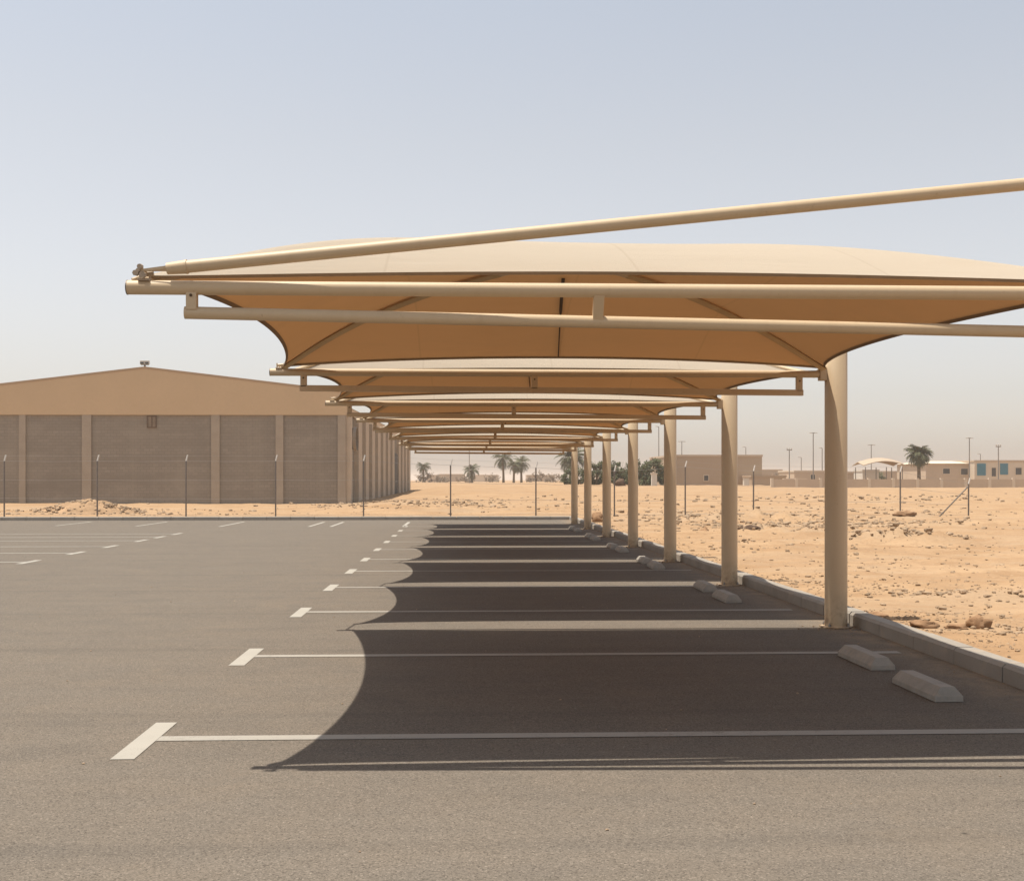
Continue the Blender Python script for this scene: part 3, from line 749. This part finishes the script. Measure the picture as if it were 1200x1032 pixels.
# ------------------------------------------------------------------ distant buildings
def bld(name, label, cat, px0, px1, top, base, Y, depth, wall, wins=(), roof=None, parapet=.25, doors=(), rmat='wroof'):
    p0 = at(px0, base, Y); p1 = at(px1, base, Y); gz = ground_z((p0.x+p1.x)/2, Y, False)-.3
    r = thing(name, label, cat, ((p0.x+p1.x)/2, Y, gz)); W_ = (p1.x-p0.x)/2; H = at((px0+px1)/2, top, Y).z-gz
    m = MB(); m.box(-W_, W_, 0, depth, 0, H); m.build('wall', M[wall], r)
    m = MB()
    if roof is None:
        m.box(-W_-.08, W_+.08, -.08, depth+.08, H, H+parapet)
    else:
        h = roof
        m.add([(-W_-.3,-.3,H),(W_+.3,-.3,H),(W_+.3,depth+.3,H),(-W_-.3,depth+.3,H),(-W_*.6,depth*.4,H+h),(W_*.6,depth*.4,H+h),(W_*.6,depth*.6,H+h),(-W_*.6,depth*.6,H+h)],
              [(0,3,2,1),(4,5,6,7),(0,1,5,4),(1,2,6,5),(2,3,7,6),(3,0,4,7)])
    m.build('roof', M[rmat], r)
    xc = (p0.x+p1.x)/2
    for a_, b_, t_, bb in wins:
        x0, x1 = tx(a_)*Y-xc, tx(b_)*Y-xc; z0, z1 = at(a_, bb, Y).z-gz, at(a_, t_, Y).z-gz
        m = MB()
        for q in ((x0-.08,x0,z0-.08,z1+.08),(x1,x1+.08,z0-.08,z1+.08),(x0,x1,z1,z1+.08),(x0,x1,z0-.08,z0)): m.box(q[0],q[1],-.07,-.003,q[2],q[3])
        w_ = m.build('window', M['cream'], r); m = MB(); m.box(x0, x1, -.03, -.004, z0, z1); m.build('pane', M['glass'], w_)
    for a_, b_, t_, bb in doors:
        x0, x1 = tx(a_)*Y-xc, tx(b_)*Y-xc; z0, z1 = at(a_, bb, Y).z-gz, at(a_, t_, Y).z-gz
        m = MB(); m.box(x0, x1, -.09, -.003, z0, z1)
        for k in range(1, 6): m.box(x0+.05, x1-.05, -.12, -.091, z0+(z1-z0)*k/6-.02, z0+(z1-z0)*k/6+.02)
        m.build('shutter', M['blue'], r)
    return r
bld('plain_building', 'plain flat-roofed beige building with one small dark window', 'building', 788, 893, 535, 569, 150, 18, 'beige', [(825,830,557,563)], rmat='pinkish')
bld('low_building', 'very low brown shed right of the plain beige building', 'shed', 881, 921, 559, 571, 145, 5, 'beige', rmat='beige')
bld('small_house', 'small pale house left of the nearest column among the poles', 'house', 931, 966, 553, 567, 175, 9, 'pinkish', [(950,955,556,562)], rmat='cream')
bld('low_house', 'low beige house just right of the nearest column', 'house', 985, 1012, 554, 567, 185, 9, 'beige', rmat='cream')
bld('long_house', 'long low beige house with two dark windows behind the round palm', 'house', 1085, 1141, 543, 567, 178, 12, 'pinkish', [(1105,1113,549,555),(1126,1134,549,556)], .45, rmat='cream')
bld('shuttered_house', 'flat-roofed house with two blue shutters at the right edge', 'house', 1142, 1212, 541, 567, 176, 12, 'cream', [(1162,1167,548,558),(1190,1197,548,556)], doors=[(1145,1155,543,557),(1172,1181,543,556)], rmat='pinkish')
bld('white_hut', 'small white hut under the distant pale canopy', 'hut', 1011, 1030, 552, 566, 172, 4, 'wroof', rmat='wroof')
bld('gate_block', 'pale block of wall left of the nearest column by the low wall', 'wall', 919, 945, 563, 573, 135, .4, 'cream', rmat='cream')
pil_ = bld('gate_pillar', 'cream gate pillar before the bushy trees', 'pillar', 764, 770, 555, 573, 138, .6, 'wroof', parapet=.08)
bld('white_box', 'small white cabinet at the left end of the low brown shed', 'cabinet', 872, 878, 560, 571, 142, .6, 'wroof', parapet=.03)
for i, (a_, b_, t_, Y, m_) in enumerate([(500,520,557,420,'pinkish'),(515,545,556,460,'beige'),(556,584,557,440,'cream'),(618,650,557,450,'beige'),(700,736,552,400,'pinkish'),(893,917,551,300,'beige'),(1030,1062,553,260,'beige')]):
    bld('far_building', ['low hazy building on the horizon by the warehouse end', 'long low hazy building left of the lone short palm', 'low pale building on the horizon left of the tall palm', 'low hazy building right of the palm pair', 'hazy low building behind the green trees', 'hazy block on the horizon right of the plain beige building', 'hazy block behind the distant pale canopy'][i], 'building', a_, b_, t_, 565, Y, 12, m_, rmat='pinkish')

# distant canopy of the neighbours
p = at(1040, 566, 165); gz = ground_z(p.x, 165, False)
dc = thing('carport', 'pale curved carport roof on posts beside the round palm', 'carport', (p.x, 165, gz)); xa, xb = (tx(1012)-tx(1040))*165, (tx(1062)-tx(1040))*165
m = MB(); n = 14; zt = at(1040, 548, 165).z-gz; za2 = at(1040, 540, 165).z-gz
for j in range(n+1):
    t = j/n; x = xa+(xb-xa)*t; z = zt+(za2-zt)*math.sin(math.pi*min(1, .12+t*.75))
    for y, z_ in ((0, z), (2.5, z+.5), (5, z), (5, z-.1), (2.5, z+.4), (0, z-.1)): m.v.append((x, y, z_))
m.f = [(j*6+k, (j+1)*6+k, (j+1)*6+(k+1)%6, j*6+(k+1)%6) for j in range(n) for k in range(6)]+[(0,1,2,3,4,5), (n*6+5,n*6+4,n*6+3,n*6+2,n*6+1,n*6)]
m.build('roof', M['beige'], dc)
for x in (xa+.4, 0, xb-.4):
    for y in (.4, 4.6):
        m = MB(); m.tube([(x,y,-.2),(x,y,zt+.1)], .06, 6); m.build('post', M['galv'], dc)

# low boundary wall with piers
BW = 125.0
xa, xb = tx(905)*BW, tx(1290)*BW; gz = ground_z(xa+5, BW, False)
bw = thing('boundary_wall', 'long low pale boundary wall with piers across the far right', 'wall', (xa, BW, gz)); hb = at(1100, 562.5, BW).z-gz+.1
m = MB(); m.box(0, xb-xa, 0, .2, -.4, hb); m.build('panel', M['pinkish'], bw)
k = 0
while k*2.6 < xb-xa:
    m = MB(); m.box(k*2.6-.14, k*2.6+.14, -.06, .26, -.4, hb+.12); m.build('pier', M['cream'], bw); k += 1

# ------------------------------------------------------------------ poles
def pole(px, top, Y, kind, label):
    p = at(px, 566, Y); gz = ground_z(p.x, Y, False); H = at(px, top, Y).z-gz
    r = thing('utility_pole' if kind == 'x' else 'street_lamp', label, 'pole' if kind == 'x' else 'lamp post', (p.x, Y, gz), 0, 'thin poles on the skyline')
    w_ = Y/F
    m = MB(); m.tube([(0,0,-.2), (0,0,H)], [max(.09, w_*.55), max(.06, w_*.40)], 8); m.build('pole', M['pole'], r)
    if kind == 't':
        m = MB(); m.tube([(-3.2*w_,0,H-.3*w_), (0,0,H), (3.2*w_,0,H-.3*w_)], .05, 6); m.build('arm', M['pole'], r)
        for s in (-1, 1):
            m = MB(); m.box(s*3.4*w_-1.1*w_, s*3.4*w_+1.1*w_, -.15, .15, H-.7*w_, H+.3*w_); m.build('lamp_head', M['lamp'], r, bevel=.03)
    elif kind == 's':
        m = MB(); m.tube([(0,0,H), (-2.4*w_,0,H+.5*w_)], .05, 6); m.build('arm', M['pole'], r)
        m = MB(); m.box(-4*w_, -2.2*w_, -.15, .15, H+.1*w_, H+.9*w_); m.build('lamp_head', M['lamp'], r, bevel=.03)
    else:
        m = MB(); m.bar((-3*w_,0,H-1.2*w_), (3*w_,0,H-1.2*w_), .12, .12); m.build('crossarm', M['pole'], r)
        for s in (-2.6, 0, 2.6):
            m = MB(); m.lathe([(.08, H-1.2*w_+.06), (.09, H-1.2*w_+.3), (.03, H-1.2*w_+.4)], 8, (s*w_, 0)); m.build('insulator', M['lamp'], r)
pole(550, 515, 240, 's', 'thin lamp post behind the lone short palm')
pole(772, 500, 190, 's', 'thin lamp post left of the third column, reaching toward the canopy')
pole(799, 517, 200, 't', 'twin-headed lamp post above the left end of the plain beige building')
pole(874, 524, 230, 's', 'faint lamp post behind the right part of the plain beige building')
pole(925, 526, 175, 'x', 'short pole with crossarm left of the tall twin-headed lamp')
pole(953, 507, 170, 't', 'tallest twin-headed lamp post, just left of the nearest column')
pole(963.5, 525, 185, 's', 'shorter lamp post touching the left side of the nearest column')
pole(1021, 521, 200, 't', 'faint twin-headed lamp post above the pale carport')
pole(1136, 513, 170, 't', 'twin-headed lamp post behind the fence corner brace')
pole(1170, 522, 165, 'x', 'utility pole with crossarm in front of the blue-shuttered house')
pole(1149, 532, 230, 's', 'tiny faint lamp post above the shuttered house')
pole(939, 536, 260, 's', 'tiny faint lamp post between the two poles left of the nearest column')

# ------------------------------------------------------------------ haze, sky, sun
hz_ = MB(); hz_.box(-2450, 2450, -170, 4250, -1.4, 16.0); hz_ = hz_.build('haze', None)
t = NT('haze'); v = t.n('ShaderNodeVolumePrincipled', Density=HAZE if 'HAZE' in globals() else .0005, Anisotropy=.3)
v.inputs['Color'].default_value = (.96,.90,.84,1); t.l(v.outputs[0], t.out.inputs['Volume'])
hz_.data.materials.append(t.m); tag(hz_, 'thin dusty haze over the desert', 'haze', kind='stuff')

sv = Vector((-.77, .035, 2.93)).normalized()
elev = math.asin(sv.z); az = math.atan2(sv.x, sv.y)
w = bpy.data.worlds.new('World'); sc.world = w; w.use_nodes = True; nt = w.node_tree; nt.nodes.clear()
sk = nt.nodes.new('ShaderNodeTexSky'); sk.sky_type = 'NISHITA'; sk.sun_disc = False
sk.sun_elevation = elev; sk.sun_rotation = az; sk.altitude = 0; sk.air_density = 1.0; sk.dust_density = 1.5; sk.ozone_density = 1.5
hs = nt.nodes.new('ShaderNodeHueSaturation'); hs.inputs['Saturation'].default_value = .42
mu = nt.nodes.new('ShaderNodeMix'); mu.data_type = 'RGBA'; mu.blend_type = 'MULTIPLY'; mu.inputs[0].default_value = 1
bg = nt.nodes.new('ShaderNodeBackground'); bg.inputs[1].default_value = .142; ou = nt.nodes.new('ShaderNodeOutputWorld')
tcw = nt.nodes.new('ShaderNodeTexCoord'); spw = nt.nodes.new('ShaderNodeSeparateXYZ'); rpw = nt.nodes.new('ShaderNodeValToRGB')
nt.links.new(tcw.outputs['Generated'], spw.inputs[0]); nt.links.new(spw.outputs[2], rpw.inputs[0]); nt.links.new(rpw.outputs[0], mu.inputs[7])
e_ = rpw.color_ramp.elements; e_[0].position = 0; e_[0].color = (1.0, .91, .87, 1); e_[1].position = .38; e_[1].color = (.97, .965, .945, 1)
for p__, c__ in ((.10, (.975,.90,.845,1)), (.17, (.985,.925,.87,1)), (.27, (.985,.94,.885,1))):
    e2 = e_.new(p__); e2.color = c__
nt.links.new(sk.outputs[0], hs.inputs['Color']); nt.links.new(hs.outputs[0], mu.inputs[6]); nt.links.new(mu.outputs[2], bg.inputs[0]); nt.links.new(bg.outputs[0], ou.inputs[0])
sl = bpy.data.objects.new('sun', bpy.data.lights.new('sun', 'SUN')); C.objects.link(sl)
sl.data.energy = 5.0; sl.data.angle = R(.53); sl.data.color = (1, .93, .82)
sl.rotation_euler = sv.to_track_quat('Z', 'Y').to_euler()
sc.view_settings.view_transform = 'Standard'; sc.view_settings.look = 'None'; sc.view_settings.exposure = .30; sc.view_settings.gamma = 1
sc.cycles.volume_bounces = 1; sc.cycles.max_bounces = 8; sc.cycles.transparent_max_bounces = 8
